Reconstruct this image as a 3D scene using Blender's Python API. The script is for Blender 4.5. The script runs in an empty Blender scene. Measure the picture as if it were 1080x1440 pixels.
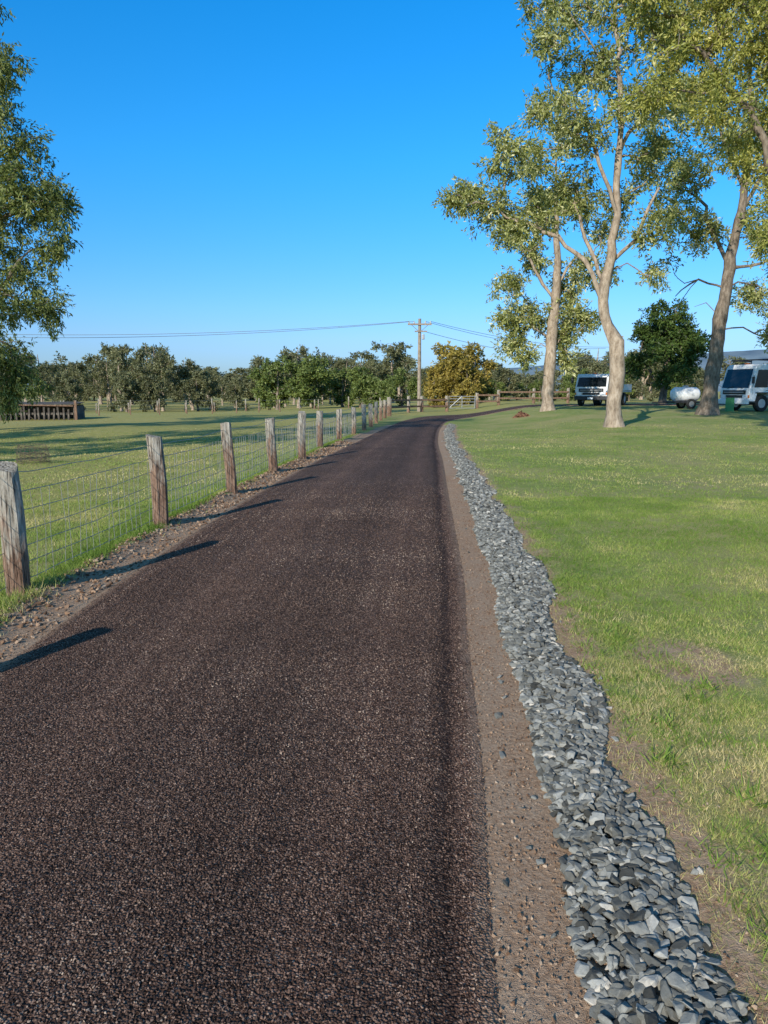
import bpy, bmesh, math, random
import numpy as np
from mathutils import Vector, Matrix
rng=np.random.default_rng(7); random.seed(7)
scene=bpy.context.scene
COL=scene.collection
# ---------------------------------------------------------------- helpers
def ss(t):
    t=np.clip(t,0,1); return t*t*(3-2*t)
_tab=np.random.default_rng(99).random((256,256))
def vnoise(x,y,scale,seed=0):
    x=np.asarray(x,float)*scale+seed*17.3; y=np.asarray(y,float)*scale+seed*9.7
    xi=np.floor(x).astype(int); yi=np.floor(y).astype(int)
    fx=x-xi; fy=y-yi; fx=fx*fx*(3-2*fx); fy=fy*fy*(3-2*fy)
    a=_tab[xi%256,yi%256]; b=_tab[(xi+1)%256,yi%256]; c=_tab[xi%256,(yi+1)%256]; d=_tab[(xi+1)%256,(yi+1)%256]
    return (a*(1-fx)+b*fx)*(1-fy)+(c*(1-fx)+d*fx)*fy
def fbm(x,y,scale,seed=0,o=3):
    s=0;w=.5;t=0
    for i in range(o):
        s=s+w*vnoise(x,y,scale*2**i,seed+i*3); t+=w; w*=.5
    return s/t
def make_mesh(name,V,F,mats=(),midx=None,smooth=False,attrs=None,parent=None,link=True):
    V=np.asarray(V,np.float32); F=np.asarray(F,np.int32)
    me=bpy.data.meshes.new(name)
    me.vertices.add(len(V)); me.vertices.foreach_set('co',V.ravel())
    k=F.shape[1]; me.loops.add(F.size); me.loops.foreach_set('vertex_index',F.ravel())
    me.polygons.add(len(F)); me.polygons.foreach_set('loop_start',np.arange(len(F),dtype=np.int32)*k)
    for m in mats: me.materials.append(m)
    if midx is not None: me.polygons.foreach_set('material_index',np.asarray(midx,np.int32))
    sm=np.full(len(F),bool(smooth)) if np.isscalar(smooth) else np.asarray(smooth,bool)
    me.polygons.foreach_set('use_smooth',sm)
    me.update(calc_edges=True)
    if attrs:
        for n,a in attrs.items():
            at=me.attributes.new(n,'FLOAT','POINT'); at.data.foreach_set('value',np.asarray(a,np.float32))
    if not link: return me
    ob=bpy.data.objects.new(name,me); COL.objects.link(ob)
    if parent: ob.parent=parent
    return ob
def empty(name,loc=(0,0,0),rz=0):
    e=bpy.data.objects.new(name,None); COL.objects.link(e); e.location=loc; e.rotation_euler=(0,0,rz); e.empty_display_size=.3
    return e
class NB:
    def __init__(s,name):
        s.m=bpy.data.materials.new(name); s.m.use_nodes=True; s.t=s.m.node_tree; s.t.nodes.clear()
        s.out=s.t.nodes.new('ShaderNodeOutputMaterial')
        s.obj=None
    def n(s,typ,props=None,**ins):
        nd=s.t.nodes.new(typ)
        if props:
            for k,v in props.items(): setattr(nd,k,v)
        for k,v in ins.items():
            key=int(k[1:]) if (k[0]=='i' and k[1:].isdigit()) else k.replace('_',' ')
            sock=nd.inputs[key]
            if isinstance(v,bpy.types.NodeSocket): s.t.links.new(v,sock)
            elif v is not None: sock.default_value=v
        return nd
    def co(s):
        if s.obj is None: s.obj=s.n('ShaderNodeTexCoord').outputs['Object']
        return s.obj
    def noise(s,scale,detail=3,rough=.55,vec=None):
        return s.n('ShaderNodeTexNoise',None,Vector=vec or s.co(),Scale=scale,Detail=detail,Roughness=rough).outputs['Fac']
    def ramp(s,fac,stops):
        r=s.n('ShaderNodeValToRGB',None,Fac=fac); e=r.color_ramp.elements
        while len(e)<len(stops): e.new(.5)
        for i,(p,c) in enumerate(stops):
            e[i].position=p; e[i].color=(c[0],c[1],c[2],1) if hasattr(c,'__len__') else (c,c,c,1)
        return r.outputs['Color']
    def mix(s,f,a,b,blend='MIX'):
        nd=s.t.nodes.new('ShaderNodeMix'); nd.data_type='RGBA'; nd.blend_type=blend
        for idx,v in ((0,f),(6,a),(7,b)):
            if isinstance(v,bpy.types.NodeSocket): s.t.links.new(v,nd.inputs[idx])
            else: nd.inputs[idx].default_value=(v if idx==0 else (v[0],v[1],v[2],1))
        return nd.outputs[2]
    def math(s,op,a,b=0.0,clamp=False):
        nd=s.t.nodes.new('ShaderNodeMath'); nd.operation=op; nd.use_clamp=clamp
        for i,v in ((0,a),(1,b)):
            if isinstance(v,bpy.types.NodeSocket): s.t.links.new(v,nd.inputs[i])
            else: nd.inputs[i].default_value=v
        return nd.outputs[0]
    def attr(s,name): return s.n('ShaderNodeAttribute',{'attribute_name':name}).outputs['Fac']
    def bump(s,h,strength=.5,dist=.01):
        return s.n('ShaderNodeBump',None,Height=h,Strength=strength,Distance=dist).outputs['Normal']
    def bsdf(s,color,rough=.8,normal=None,spec=.3,metal=0,final=True):
        b=s.n('ShaderNodeBsdfPrincipled')
        for k,v in (('Base Color',color),('Roughness',rough),('Specular IOR Level',spec),('Metallic',metal)):
            if isinstance(v,bpy.types.NodeSocket): s.t.links.new(v,b.inputs[k])
            elif k=='Base Color': b.inputs[k].default_value=(v[0],v[1],v[2],1)
            else: b.inputs[k].default_value=v
        if normal is not None: s.t.links.new(normal,b.inputs['Normal'])
        if final: s.t.links.new(b.outputs[0],s.out.inputs[0])
        return b
def flat(name,c,rough=.5,spec=.5,metal=0,var=.12,scale=6):
    b=NB(name); n=b.noise(scale,4)
    col=b.ramp(n,[(.3,[x*(1-var) for x in c]),(.7,[min(1,x*(1+var)) for x in c])])
    b.bsdf(col,rough,None,spec,metal); return b.m
def leafmat(name,stops,trans=.3,rough=.5,spec=.35,k=1.0):
    stops=[(p,tuple(min(.9,v*k) for v in c)) for p,c in stops]
    b=NB(name); col=b.ramp(b.attr('rnd'),stops)
    p=b.bsdf(col,rough,None,spec,0,False)
    tc=b.mix(1.0,col,(1.0,1.0,.5),'MULTIPLY')
    t=b.n('ShaderNodeBsdfTranslucent',None,Color=tc)
    mx=b.n('ShaderNodeMixShader',None,Fac=trans)
    b.t.links.new(p.outputs[0],mx.inputs[1]); b.t.links.new(t.outputs[0],mx.inputs[2]); b.t.links.new(mx.outputs[0],b.out.inputs[0])
    return b.m
# ---------------------------------------------------------------- road edges (metres)
Rk=np.array([(.28,-8),(.30,-3),(.31,0),(.34,1.8),(.47,3.2),(.60,5),(.77,7.05),(1.06,12),(1.42,18),(1.85,26),(2.7,36),(3.9,44),(6.2,49.5),(10,52.5),(16,54),(32,55)])
Lk=np.array([(-2.5,-8),(-2.46,-3),(-2.42,0),(-2.38,1.8),(-2.36,3.2),(-2.34,5),(-2.33,7.05),(-2.12,12),(-1.65,18),(-.85,26),(.2,36),(1.3,44.5),(3.2,51.5),(8,55.8),(15,57.5),(32,58.5)])
def catmull(P,n):
    out=[]
    Q=np.vstack([2*P[0]-P[1],P,2*P[-1]-P[-2]])
    for i in range(1,len(Q)-2):
        t=np.linspace(0,1,n,endpoint=False)[:,None]
        p0,p1,p2,p3=Q[i-1],Q[i],Q[i+1],Q[i+2]
        out.append(.5*((2*p1)+(p2-p0)*t+(2*p0-5*p1+4*p2-p3)*t**2+(3*p1-p0-3*p2+p3)*t**3))
    out.append(P[-1:]); return np.vstack(out)
Rd=catmull(Rk,24); Ld=catmull(Lk,24); Cd=(Rd+Ld)/2
iR=np.argsort(Rd[:,1]); iL=np.argsort(Ld[:,1])
def Rx(y): return np.interp(y,Rd[iR,1],Rd[iR,0])
def Lx(y): return np.interp(y,Ld[iL,1],Ld[iL,0])
def T(x,y):
    x=np.asarray(x,float); y=np.asarray(y,float)
    x0=np.interp(y,[0,26,44,60],[1.0,2.3,4.5,5.0])
    z=.65*ss((y-14)/34)*ss((x-x0)/6.5)*(1-ss((y-75)/80))
    z=z-1.0*ss((y-45)/65)*ss((3-x)/25)*(1-ss((y-170)/100))
    e=np.minimum(np.abs(x-Rx(y)),np.abs(x-Lx(y)))
    away=ss((e-1.0)/5)*(1-ss((y-60)/100))
    z=z+away*(fbm(x,y,.12,1)-.5)*.22+ss((e-.6)/1.0)*(1-ss((y-40)/30))*(fbm(x,y,.9,31)-.5)*.05
    near=(y<30)
    el=Lx(y)-x
    z=z+near*.05*np.exp(-((el-.42)/.14)**2)*(.4+1.2*vnoise(x,y,2.5,4))
    z=z+near*.02*np.exp(-((x-Rx(y)-.85)/.2)**2)
    z=z-near*.05*ss((el-.9)/.8)
    return z
def dirtmask(x,y):
    er=x-Rx(y); el=Lx(y)-x
    n=fbm(x,y,1.1,5); n2=fbm(x,y,5,8)
    d=1-ss((er-(.42+.5*(n-.35)*np.exp(-np.maximum(y-3,0)/14)+.22*(n2-.5)))/.55)
    d=np.where(er<.4,1,d)
    pt=ss((fbm(x,y,1.6,41)-.52)/.16)*np.exp(-np.maximum(er-.6,0)/1.2)*.6*(y<14)
    d=np.maximum(d,pt)
    for (px,py,r,a) in ((1.85,4.5,.42,.75),(2.1,3.3,.45,.5),(1.5,3.0,.4,.45),(1.75,5.6,.35,.4),(2.2,8.5,.5,.35),(1.3,2.2,.4,.5),(5.5,14,1.0,.45),(3.1,9.5,.6,.3),(2.4,12,.6,.35),(7,19,1.5,.4)):
        d=np.maximum(d,a*(1-ss((np.hypot(x-px,(y-py)*.7)-r*.3)/(r*(.7+.8*n2)))))
    dl=1-ss((el-(.30+.35*(n-.5)+.22*(n2-.5)))/.22)
    dl=np.where(el<0,1,dl)
    out=np.where(x>(Rx(y)+Lx(y))/2,d,dl)
    return np.clip(out,0,1)
# ---------------------------------------------------------------- materials
b=NB('ground_mat')
dirt=b.attr('dirt'); pad=b.attr('pad')
n1=b.noise(.35,4); n2=b.noise(3.0,5,.65); n3=b.noise(45,4,.7); n4=b.noise(260,2,.6); n5=b.noise(.06,3)
lawn=b.ramp(n2,[(.25,(.21,.275,.065)),(.5,(.30,.355,.10)),(.72,(.42,.40,.155))])
lawn=b.mix(b.ramp(n1,[(.42,0),(.62,.8)]),lawn,(.47,.41,.17))
padc=b.ramp(n2,[(.25,(.30,.31,.08)),(.55,(.45,.41,.13)),(.75,(.55,.47,.18))])
padc=b.mix(b.ramp(n5,[(.4,0),(.65,.6)]),padc,(.58,.48,.19))
gc=b.mix(pad,lawn,padc)
gc=b.mix(1.0,gc,b.ramp(n3,[(.25,.65),(.75,1.0)]),'MULTIPLY')
dc=b.ramp(n3,[(.25,(.24,.145,.088)),(.5,(.40,.262,.17)),(.75,(.56,.41,.285))])
dc=b.mix(b.ramp(n2,[(.45,0),(.7,.6)]),dc,(.45,.345,.25))
fac=b.math('ADD',dirt,b.math('MULTIPLY',b.math('SUBTRACT',n3,.5),.55))
fac=b.ramp(fac,[(.36,0),(.62,1)])
gc=b.mix(fac,gc,dc)
h=b.math('ADD',n3,b.math('MULTIPLY',n4,.4))
b.bsdf(gc,.95,b.bump(h,.8,.02),.1); M_ground=b.m

b=NB('chip_seal_mat')
uv=b.n('ShaderNodeUVMap',{'uv_map':'road'}).outputs[0]
sep=b.n('ShaderNodeSeparateXYZ',None,Vector=uv)
u=sep.outputs[0]; vlen=sep.outputs[1]
vor=b.n('ShaderNodeTexVoronoi',None,Vector=b.co(),Scale=115.0)
vd=vor.outputs['Distance']; vc=b.n('ShaderNodeSeparateColor',None,Color=vor.outputs['Color']).outputs[0]
stone=b.ramp(vc,[(0,(.036,.021,.015)),(.45,(.112,.066,.048)),(.75,(.19,.117,.086)),(.93,(.28,.19,.143)),(1,(.38,.28,.21))])
ed=b.ramp(vd,[(.25,1),(.6,.45)])
stone=b.mix(1.0,stone,ed,'MULTIPLY')
st=b.n('ShaderNodeCombineXYZ',None,X=b.math('MULTIPLY',u,14),Y=b.math('MULTIPLY',vlen,.25))
streak=b.noise(1.0,5,.7,st.outputs[0])
warp=b.math('MULTIPLY',b.math('SUBTRACT',b.noise(1.3,3),.5),.05)
uu=b.math('ADD',u,warp)
bandr=b.ramp(uu,[(0,(1,.93,.86)),(.045,(.85,.8,.78)),(.06,(.36,.33,.32)),(.072,(.38,.36,.35)),(.10,(.6,.59,.59)),(.2,(.76,.72,.71)),(.33,(.55,.54,.54)),(.5,(.64,.63,.63)),(.68,(.84,.80,.78)),(.82,(.62,.61,.61)),(1,(.9,.86,.82))])
big=b.ramp(b.noise(.9,4,.6),[(.3,.72),(.7,1.0)])
col=b.mix(1.0,b.mix(1.0,stone,bandr,'MULTIPLY'),big,'MULTIPLY')
col=b.mix(1.0,col,b.ramp(streak,[(.3,.7),(.7,1.0)]),'MULTIPLY')
col=b.n('ShaderNodeVectorMath',{'operation':'SCALE'},i0=col,Scale=2.65).outputs[0]
edgeD=b.math('ADD',b.math('ABSOLUTE',b.math('SUBTRACT',u,.5)),b.math('MULTIPLY',b.math('SUBTRACT',b.noise(9,4,.7),.5),.07))
ef=b.ramp(edgeD,[(.462,0),(.50,1)])
col=b.mix(b.math('MULTIPLY',ef,.92),col,(.38,.25,.165))
hh=b.math('ADD',b.math('MULTIPLY',vd,-1),b.math('MULTIPLY',b.noise(30,3),.6))
b.bsdf(col,.85,b.bump(hh,1.0,.008),.10); M_road=b.m

b=NB('chip_mat')
r=b.attr('rnd')
b.bsdf(b.ramp(r,[(0,(.018,.011,.008)),(.5,(.105,.062,.045)),(.8,(.195,.120,.088)),(.94,(.28,.19,.143)),(1,(.42,.31,.23))]),.65,None,.25); M_chip=b.m
b=NB('rock_mat')
r=b.attr('rnd'); n=b.noise(60,4,.65)
c=b.ramp(r,[(0,(.06,.058,.05)),(.35,(.175,.171,.15)),(.7,(.32,.312,.275)),(.93,(.48,.465,.415)),(1,(.60,.54,.45))])
c=b.mix(1.0,c,b.ramp(n,[(.3,.65),(.7,1.0)]),'MULTIPLY')
b.bsdf(c,.85,b.bump(n,.5,.005),.2); M_rock=b.m
b=NB('clod_mat')
r=b.attr('rnd'); n=b.noise(80,3)
c=b.mix(1.0,b.ramp(r,[(0,(.14,.075,.043)),(.6,(.36,.225,.14)),(1,(.52,.39,.28))]),b.ramp(n,[(.3,.75),(.7,1.0)]),'MULTIPLY')
b.bsdf(c,.95,None,.1); M_clod=b.m
b=NB('post_wood')
mp=b.n('ShaderNodeMapping',None,Vector=b.co()); mp.inputs['Scale'].default_value=(1,1,.07)
n=b.noise(55,5,.75,mp.outputs[0])
mp2=b.n('ShaderNodeMapping',None,Vector=b.co()); mp2.inputs['Scale'].default_value=(1,1,.25)
n3=b.noise(12,4,.7,mp2.outputs[0])
oi=b.n('ShaderNodeObjectInfo').outputs['Random']
gray=b.ramp(n,[(.36,(.03,.024,.018)),(.45,(.28,.24,.19)),(.6,(.50,.45,.37)),(.8,(.70,.64,.55))])
brn=b.ramp(n,[(.36,(.02,.011,.007)),(.5,(.20,.10,.06)),(.75,(.46,.30,.20))])
zf=b.n('ShaderNodeSeparateXYZ',None,Vector=b.co()).outputs[2]
fc=b.math('ADD',b.math('MULTIPLY',b.math('SUBTRACT',.75,zf),.5),b.math('SUBTRACT',n3,.5))
fc=b.math('ADD',fc,b.math('MULTIPLY',oi,.25))
b.bsdf(b.mix(b.ramp(fc,[(.12,0),(.3,.85)]),gray,brn),.9,b.bump(n,1,.02),.15); M_post=b.m
def bark(name,c0,c1,c2,sc=9):
    b=NB(name); mp=b.n('ShaderNodeMapping',None,Vector=b.co()); mp.inputs['Scale'].default_value=(1,1,.35)
    n=b.noise(sc,5,.7,mp.outputs[0]); n2=b.noise(1.6,3)
    c=b.mix(1.0,b.ramp(n,[(.3,c0),(.5,c1),(.72,c2)]),b.ramp(n2,[(.3,.7),(.7,1.0)]),'MULTIPLY')
    b.bsdf(c,.9,b.bump(n,.6,.03),.15); return b.m
M_barkP=bark('pale_bark',(.18,.13,.09),(.41,.32,.235),(.60,.49,.38))
M_barkD=bark('dark_bark',(.09,.068,.05),(.23,.18,.135),(.40,.325,.25))
M_leafA=leafmat('shade_tree_leaves',[(0,(.08,.10,.026)),(.35,(.20,.22,.060)),(.7,(.36,.36,.125)),(1,(.62,.59,.34))],k=1.25)
M_leafB=leafmat('overhang_leaves',[(0,(.10,.115,.025)),(.4,(.26,.265,.055)),(.75,(.41,.38,.09)),(1,(.58,.51,.2))],k=1.2)
M_leafL=leafmat('gum_leaves',[(0,(.05,.07,.022)),(.4,(.14,.17,.042)),(.75,(.25,.28,.08)),(1,(.40,.40,.16))],k=1.1)
M_leafD=leafmat('dark_leaves',[(0,(.03,.055,.012)),(.5,(.075,.125,.026)),(1,(.16,.23,.05))])
M_leafF=leafmat('distant_leaves',[(0,(.085,.09,.048)),(.5,(.18,.185,.088)),(1,(.33,.32,.16))],k=1.0)  # grey-olive gum foliage, with some distance haze mixed into the colour
M_leafG=leafmat('distant_green_leaves',[(0,(.07,.10,.028)),(.5,(.165,.215,.055)),(1,(.31,.35,.10))])
M_leafO=leafmat('olive_leaves',[(0,(.15,.12,.028)),(.5,(.35,.27,.055)),(1,(.53,.41,.11))],k=1.05)
M_grass=leafmat('grass_blades',[(0,(.14,.225,.035)),(.4,(.28,.365,.075)),(.75,(.46,.43,.15)),(1,(.68,.56,.29))],.25,.6,.15)
M_white=flat('white_paint',(.76,.76,.75),.3,.5); M_glass=flat('dark_glass',(.012,.016,.02),.06,.6)
M_black=flat('black_plastic',(.02,.02,.022),.5); M_tyre=flat('tyre_rubber',(.018,.018,.018),.85)
M_steel=flat('galvanised_steel',(.42,.43,.44),.4,.5,.6); M_lamp=flat('headlamp_glass',(.75,.77,.8),.1,.8)
M_orange=flat('indicator_orange',(.6,.16,.02),.3); M_green=flat('green_paint',(.05,.22,.07),.5)
M_wire=flat('fence_wire',(.34,.32,.29),.5,.4,.2); M_cable=flat('power_cable',(.20,.24,.28),.6)
M_pole=bark('pole_timber',(.16,.12,.09),(.36,.29,.22),(.5,.42,.33),14)
M_insul=flat('insulator',(.5,.5,.48),.3)
M_timber=bark('old_timber',(.035,.03,.025),(.12,.10,.085),(.32,.28,.23),10)
# ---------------------------------------------------------------- ground
def lines(a,bk,step,lim,grow):
    v=[a]; 
    while v[-1]<bk: v.append(v[-1]+step)
    s=step
    while v[-1]<lim: s*=grow; v.append(v[-1]+s)
    return v
xp=lines(0,4.5,.08,6000,1.06); xn=[-q for q in lines(0,4.5,.08,6000,1.06)[1:]]
X=np.array(sorted(xn+xp)); 
yp=lines(0,10,.10,7000,1.04); yn=[-q for q in lines(0,0.2,.4,400,1.25)[1:]]
Y=np.array(sorted(yn+yp))
GX,GY=np.meshgrid(X,Y)
GZ=T(GX,GY)
nearm=(np.abs(GX)<45)&(GY<75)
idx=np.where(nearm.ravel())[0]
px=GX.ravel()[idx]; py=GY.ravel()[idx]; dmin=np.full(len(idx),1e9)
for i in range(0,len(idx),20000):
    s=slice(i,i+20000)
    dd=(px[s,None]-Cd[None,::2,0])**2+(py[s,None]-Cd[None,::2,1])**2
    dmin[s]=np.sqrt(dd.min(1))
gz=GZ.ravel().copy(); gz[idx]-=.10*(1-ss((dmin-.95)/.3)); 
GZ=gz.reshape(GZ.shape)
D=dirtmask(GX,GY)*(1-ss((GY-34)/8))
PAD=ss((Lx(GY)-.9-GX)/2.5)*.9+.0*GX; PAD=np.maximum(PAD,ss((GY-60)/30))
nx,ny=len(X),len(Y)
I=np.arange(nx*ny).reshape(ny,nx)
F=np.stack([I[:-1,:-1],I[:-1,1:],I[1:,1:],I[1:,:-1]],-1).reshape(-1,4)
make_mesh('ground',np.stack([GX,GY,GZ],-1).reshape(-1,3),F,[M_ground],smooth=True,attrs={'dirt':D.ravel(),'pad':PAD.ravel()})
def roadz(wv,x,y):
    z=T(x,y)+.007+.00035*np.maximum(np.asarray(y)-10,0)+.045*np.sin(np.pi*wv)
    z=z-.03*(np.clip(np.abs(wv-.5)-.485,0,1)/.015)
    z=z-.012*np.exp(-((wv-.26)/.08)**2)-.012*np.exp(-((wv-.72)/.08)**2)-.006*np.exp(-((wv-.065)/.015)**2)
    return z
wv=np.concatenate([[0,.015,.035,.05,.065,.08],np.linspace(.1,.96,22),[.985,1]])
K=len(wv)
P=Rd[:,None,:]*(1-wv)[None,:,None]+Ld[:,None,:]*wv[None,:,None]
rz=roadz(np.broadcast_to(wv,P.shape[:2]),P[...,0],P[...,1])
V=np.dstack([P,rz]).reshape(-1,3)
I=np.arange(len(V)).reshape(len(Rd),K)
F=np.stack([I[:-1,1:],I[:-1,:-1],I[1:,:-1],I[1:,1:]],-1).reshape(-1,4)
road=make_mesh('road',V,F,[M_road],smooth=True)
uvl=road.data.uv_layers.new(name='road')
ln=np.concatenate([[0],np.cumsum(np.linalg.norm(np.diff(Cd,axis=0),axis=1))])
UV=np.dstack([np.broadcast_to(wv,P.shape[:2]),np.broadcast_to(ln[:,None],P.shape[:2])]).reshape(-1,2)
uvl.data.foreach_set('uv',UV[F.ravel()].astype(np.float32).ravel())
# ---------------------------------------------------------------- scattered stones
def rotm(n,tilt):
    a=rng.random(n)*2*np.pi; bx=(rng.random(n)-.5)*2*tilt; by=(rng.random(n)-.5)*2*tilt
    ca,sa=np.cos(a),np.sin(a); cx,sx=np.cos(bx),np.sin(bx); cy,sy=np.cos(by),np.sin(by)
    o=np.zeros(n); l=np.ones(n)
    Rz=np.stack([ca,-sa,o,sa,ca,o,o,o,l],-1).reshape(n,3,3)
    Rxm=np.stack([l,o,o,o,cx,-sx,o,sx,cx],-1).reshape(n,3,3)
    Rym=np.stack([cy,o,sy,o,l,o,-sy,o,cy],-1).reshape(n,3,3)
    return Rxm@Rym@Rz
def hull_shape(seed,npts=10,asp=(1,.75,.5),bev=0):
    rr=random.Random(seed); bm=bmesh.new()
    for i in range(npts):
        v=Vector([rr.gauss(0,1) for _ in range(3)]).normalized()
        v=Vector([math.copysign(abs(c)**.75,c) for c in v])
        bm.verts.new((v.x*asp[0],v.y*asp[1],v.z*asp[2]))
    res=bmesh.ops.convex_hull(bm,input=bm.verts[:])
    junk=[g for g in res['geom_interior'] if isinstance(g,bmesh.types.BMVert)]
    if junk: bmesh.ops.delete(bm,geom=junk,context='VERTS')
    if bev>0:
        bmesh.ops.dissolve_limit(bm,angle_limit=.35,verts=bm.verts[:],edges=bm.edges[:])
        bmesh.ops.bevel(bm,geom=bm.edges[:],offset=bev,segments=1,affect='EDGES')
    bmesh.ops.triangulate(bm,faces=bm.faces[:]); bm.verts.index_update()
    V=np.array([v.co[:] for v in bm.verts]); F=np.array([[v.index for v in f.verts] for f in bm.faces]); bm.free()
    return V,F
def scatter(name,shapes,pos,size,rnd,tilt,mat):
    n=len(pos); which=rng.integers(0,len(shapes),n); VV=[];FF=[];AA=[];off=0
    for si,(v,f) in enumerate(shapes):
        k=np.where(which==si)[0]
        if len(k)==0: continue
        R=rotm(len(k),tilt)
        q=np.einsum('nij,vj->nvi',R,v)*size[k][:,None,None]+pos[k][:,None,:]
        VV.append(q.reshape(-1,3)); FF.append((f[None]+(np.arange(len(k))*len(v))[:,None,None]+off).reshape(-1,3))
        AA.append(np.repeat(rnd[k],len(v))); off+=len(k)*len(v)
    return make_mesh(name,np.vstack(VV),np.vstack(FF),[mat],attrs={'rnd':np.concatenate(AA)})
rocks=[hull_shape(s,11) for s in range(20)]
rocksB=[hull_shape(s+300,11,(1,.78,.46),.055) for s in range(24)]
def strip(n,y0,y1,pw=1.0):
    y=y0+(y1-y0)*rng.random(n)**pw
    wid=np.interp(y,[0,3,7,12,18,26,38],[.39,.38,.40,.44,.36,.32,.28])
    a=rng.random(n); return y,a,wid
y,a,wid=strip(9500,.6,10); y2,a2,w2=strip(10500,10,38.5)
y=np.concatenate([y,y2]);a=np.concatenate([a,a2]);wid=np.concatenate([wid,w2])
inner=.225+.06*(vnoise(y,y*0,1.7,2)-.5)*2; outer=inner+wid+.11*(vnoise(y,y*0,1.3,6)-.5)*2
x=Rx(y)+inner+(outer-inner)*a
st=rng.random(len(y))<.03; x=np.where(st,x+rng.normal(0,.10,len(y)),x)
mound=.045*np.sin(np.pi*np.clip(a,0,1))
z=T(x,y)+.002+mound*rng.random(len(y))**.6+.006
sz=.020+.021*rng.random(len(y))**1.4; sz=np.where(y>10,sz*1.15,sz); sz[st]*=.7; z[st]=T(x,y)[st]+.008
scatter('drain_rocks',rocksB,np.stack([x,y,z],-1),sz,np.clip(rng.normal(.5,.24,len(y)),0,1),.6,M_rock)
yy=[];ww=[];s_=[]
for n,a0,a1,k in ((70000,1.2,3.2,1.0),(70000,3.2,6.5,1.1),(64000,6.5,15,1.4)):
    q=a0+(a1-a0)*rng.random(n); w_=.008+.984*rng.random(n)
    ok=rng.random(n)<(1-ss((q-9)/6)); q=q[ok]; w_=w_[ok]
    yy.append(q);ww.append(w_); s_.append((.0028+.0030*rng.random(len(q)))*k)
y=np.concatenate(yy); w_=np.concatenate(ww); s_=np.concatenate(s_)
keep=~((np.abs(w_-.067-.03*(vnoise(y,y,1.5,3)-.5))<.010)&(rng.random(len(y))<.7))
keep&=~(((w_<.03)|(w_>.97))&(rng.random(len(y))<.6)); y=y[keep];w_=w_[keep];s_=s_[keep]
x=Rx(y)*(1-w_)+Lx(y)*w_
oct_=[hull_shape(100+i,7,(1,.8,.6)) for i in range(6)]
rv=rng.random(len(y)); pale=.22*(vnoise(x,y,1.2,7)-.5)+.18*(vnoise(w_*40,y*.4,1,9)-.5)
scatter('road_chippings',oct_,np.stack([x,y,roadz(w_,x,y)+s_*.25],-1),s_,np.clip(rv+pale,0,1),.9,M_chip)
n=11000; y=1+24*rng.random(n)**1.3; el=np.abs(rng.normal(0,.22,n))+.0; el=np.where(rng.random(n)<.5,rng.normal(.40,.09,n),el)
x=Lx(y)-el; s_=(.004+.022*rng.random(n)**3.0)*(1+y*.02)
scatter('verge_clods',rocks[:8],np.stack([x,y,T(x,y)+s_*.3+.0],-1),s_,rng.random(n),.8,M_clod)
n=15000; y=1+14*rng.random(n)**1.4; er=rng.random(n)*.30-.08; er=np.where(rng.random(n)<.25,.6+np.abs(rng.normal(0,.3,n)),er)
x=Rx(y)+er; s_=.002+.007*rng.random(n)**4
scatter('shoulder_gravel',rocks[:8],np.stack([x,y,T(x,y)+s_*.4+.003],-1),s_,rng.random(n),.8,M_clod)
# ---------------------------------------------------------------- grass
def blades(x,y,L,W,rnd,lean=.6):
    n=len(x); a=rng.random(n)*2*np.pi; d=rng.random(n)*2*np.pi; ln_=L*lean*(.3+rng.random(n))
    z=T(x,y)-.004
    bx=np.cos(a)*W/2; by=np.sin(a)*W/2
    V=np.empty((n,3,3)); V[:,0]=np.stack([x-bx,y-by,z],-1); V[:,1]=np.stack([x+bx,y+by,z],-1)
    V[:,2]=np.stack([x+np.cos(d)*ln_,y+np.sin(d)*ln_,z+L*(.5+.5*rng.random(n))*(1 if lean<1.2 else .35)],-1)
    return V.reshape(-1,3),np.repeat(rnd,3)
GV=[];GA=[]
def field(n,x0,x1,y0,y1,L,W,side,fade=None):
    y=y0+(y1-y0)*rng.random(n); x=x0+(x1-x0)*rng.random(n)
    if side>0: ok=(x>Rx(y)+.5)&(x<y*.58+.9)
    else: ok=(x<Lx(y)-.22)&(x>-y*.58-.9)
    if fade: ok&=rng.random(n)<(1-ss((y-fade)/(y1-fade)))
    x=x[ok];y=y[ok]
    m=dirtmask(x,y); cl=fbm(x,y,9,11,2); cl2=fbm(x,y,3.3,15,2)
    ok=rng.random(len(x))<np.clip((1-m)*1.1+.06-(.45*(cl<.44))-(.35*(cl2<.42)),.0,1); x=x[ok];y=y[ok]
    dry=.5*fbm(x,y,.5,21)+.5*fbm(x,y,1.6,25); r=np.clip(rng.normal(.40,.2,len(x))+2.4*(dry-.5)+(.25*m[ok]),0,1)
    if side<0: r=np.clip(r+.14-.4*np.exp(-((Lx(y)-x-.75)/.5)**2),0,1)
    l=L*(.5+rng.random(len(x)))*(.7+.7*cl2[ok])
    if side<0: l=l*(1+1.1*np.exp(-((Lx(y)-x-.55)/.25)**2))
    v,a=blades(x,y,l,W*(.7+.6*rng.random(len(x))),r); GV.append(v);GA.append(a)
field(170000,.7,4,1.4,5,.030,.0036,1)
field(220000,1.2,8,5,12,.031,.0062,1)
field(160000,1.8,20,12,36,.036,.014,1,18)
field(150000,-8,-2.4,3.5,12,.042,.0065,-1)
field(140000,-20,-1,12,36,.040,.015,-1,18)
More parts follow.
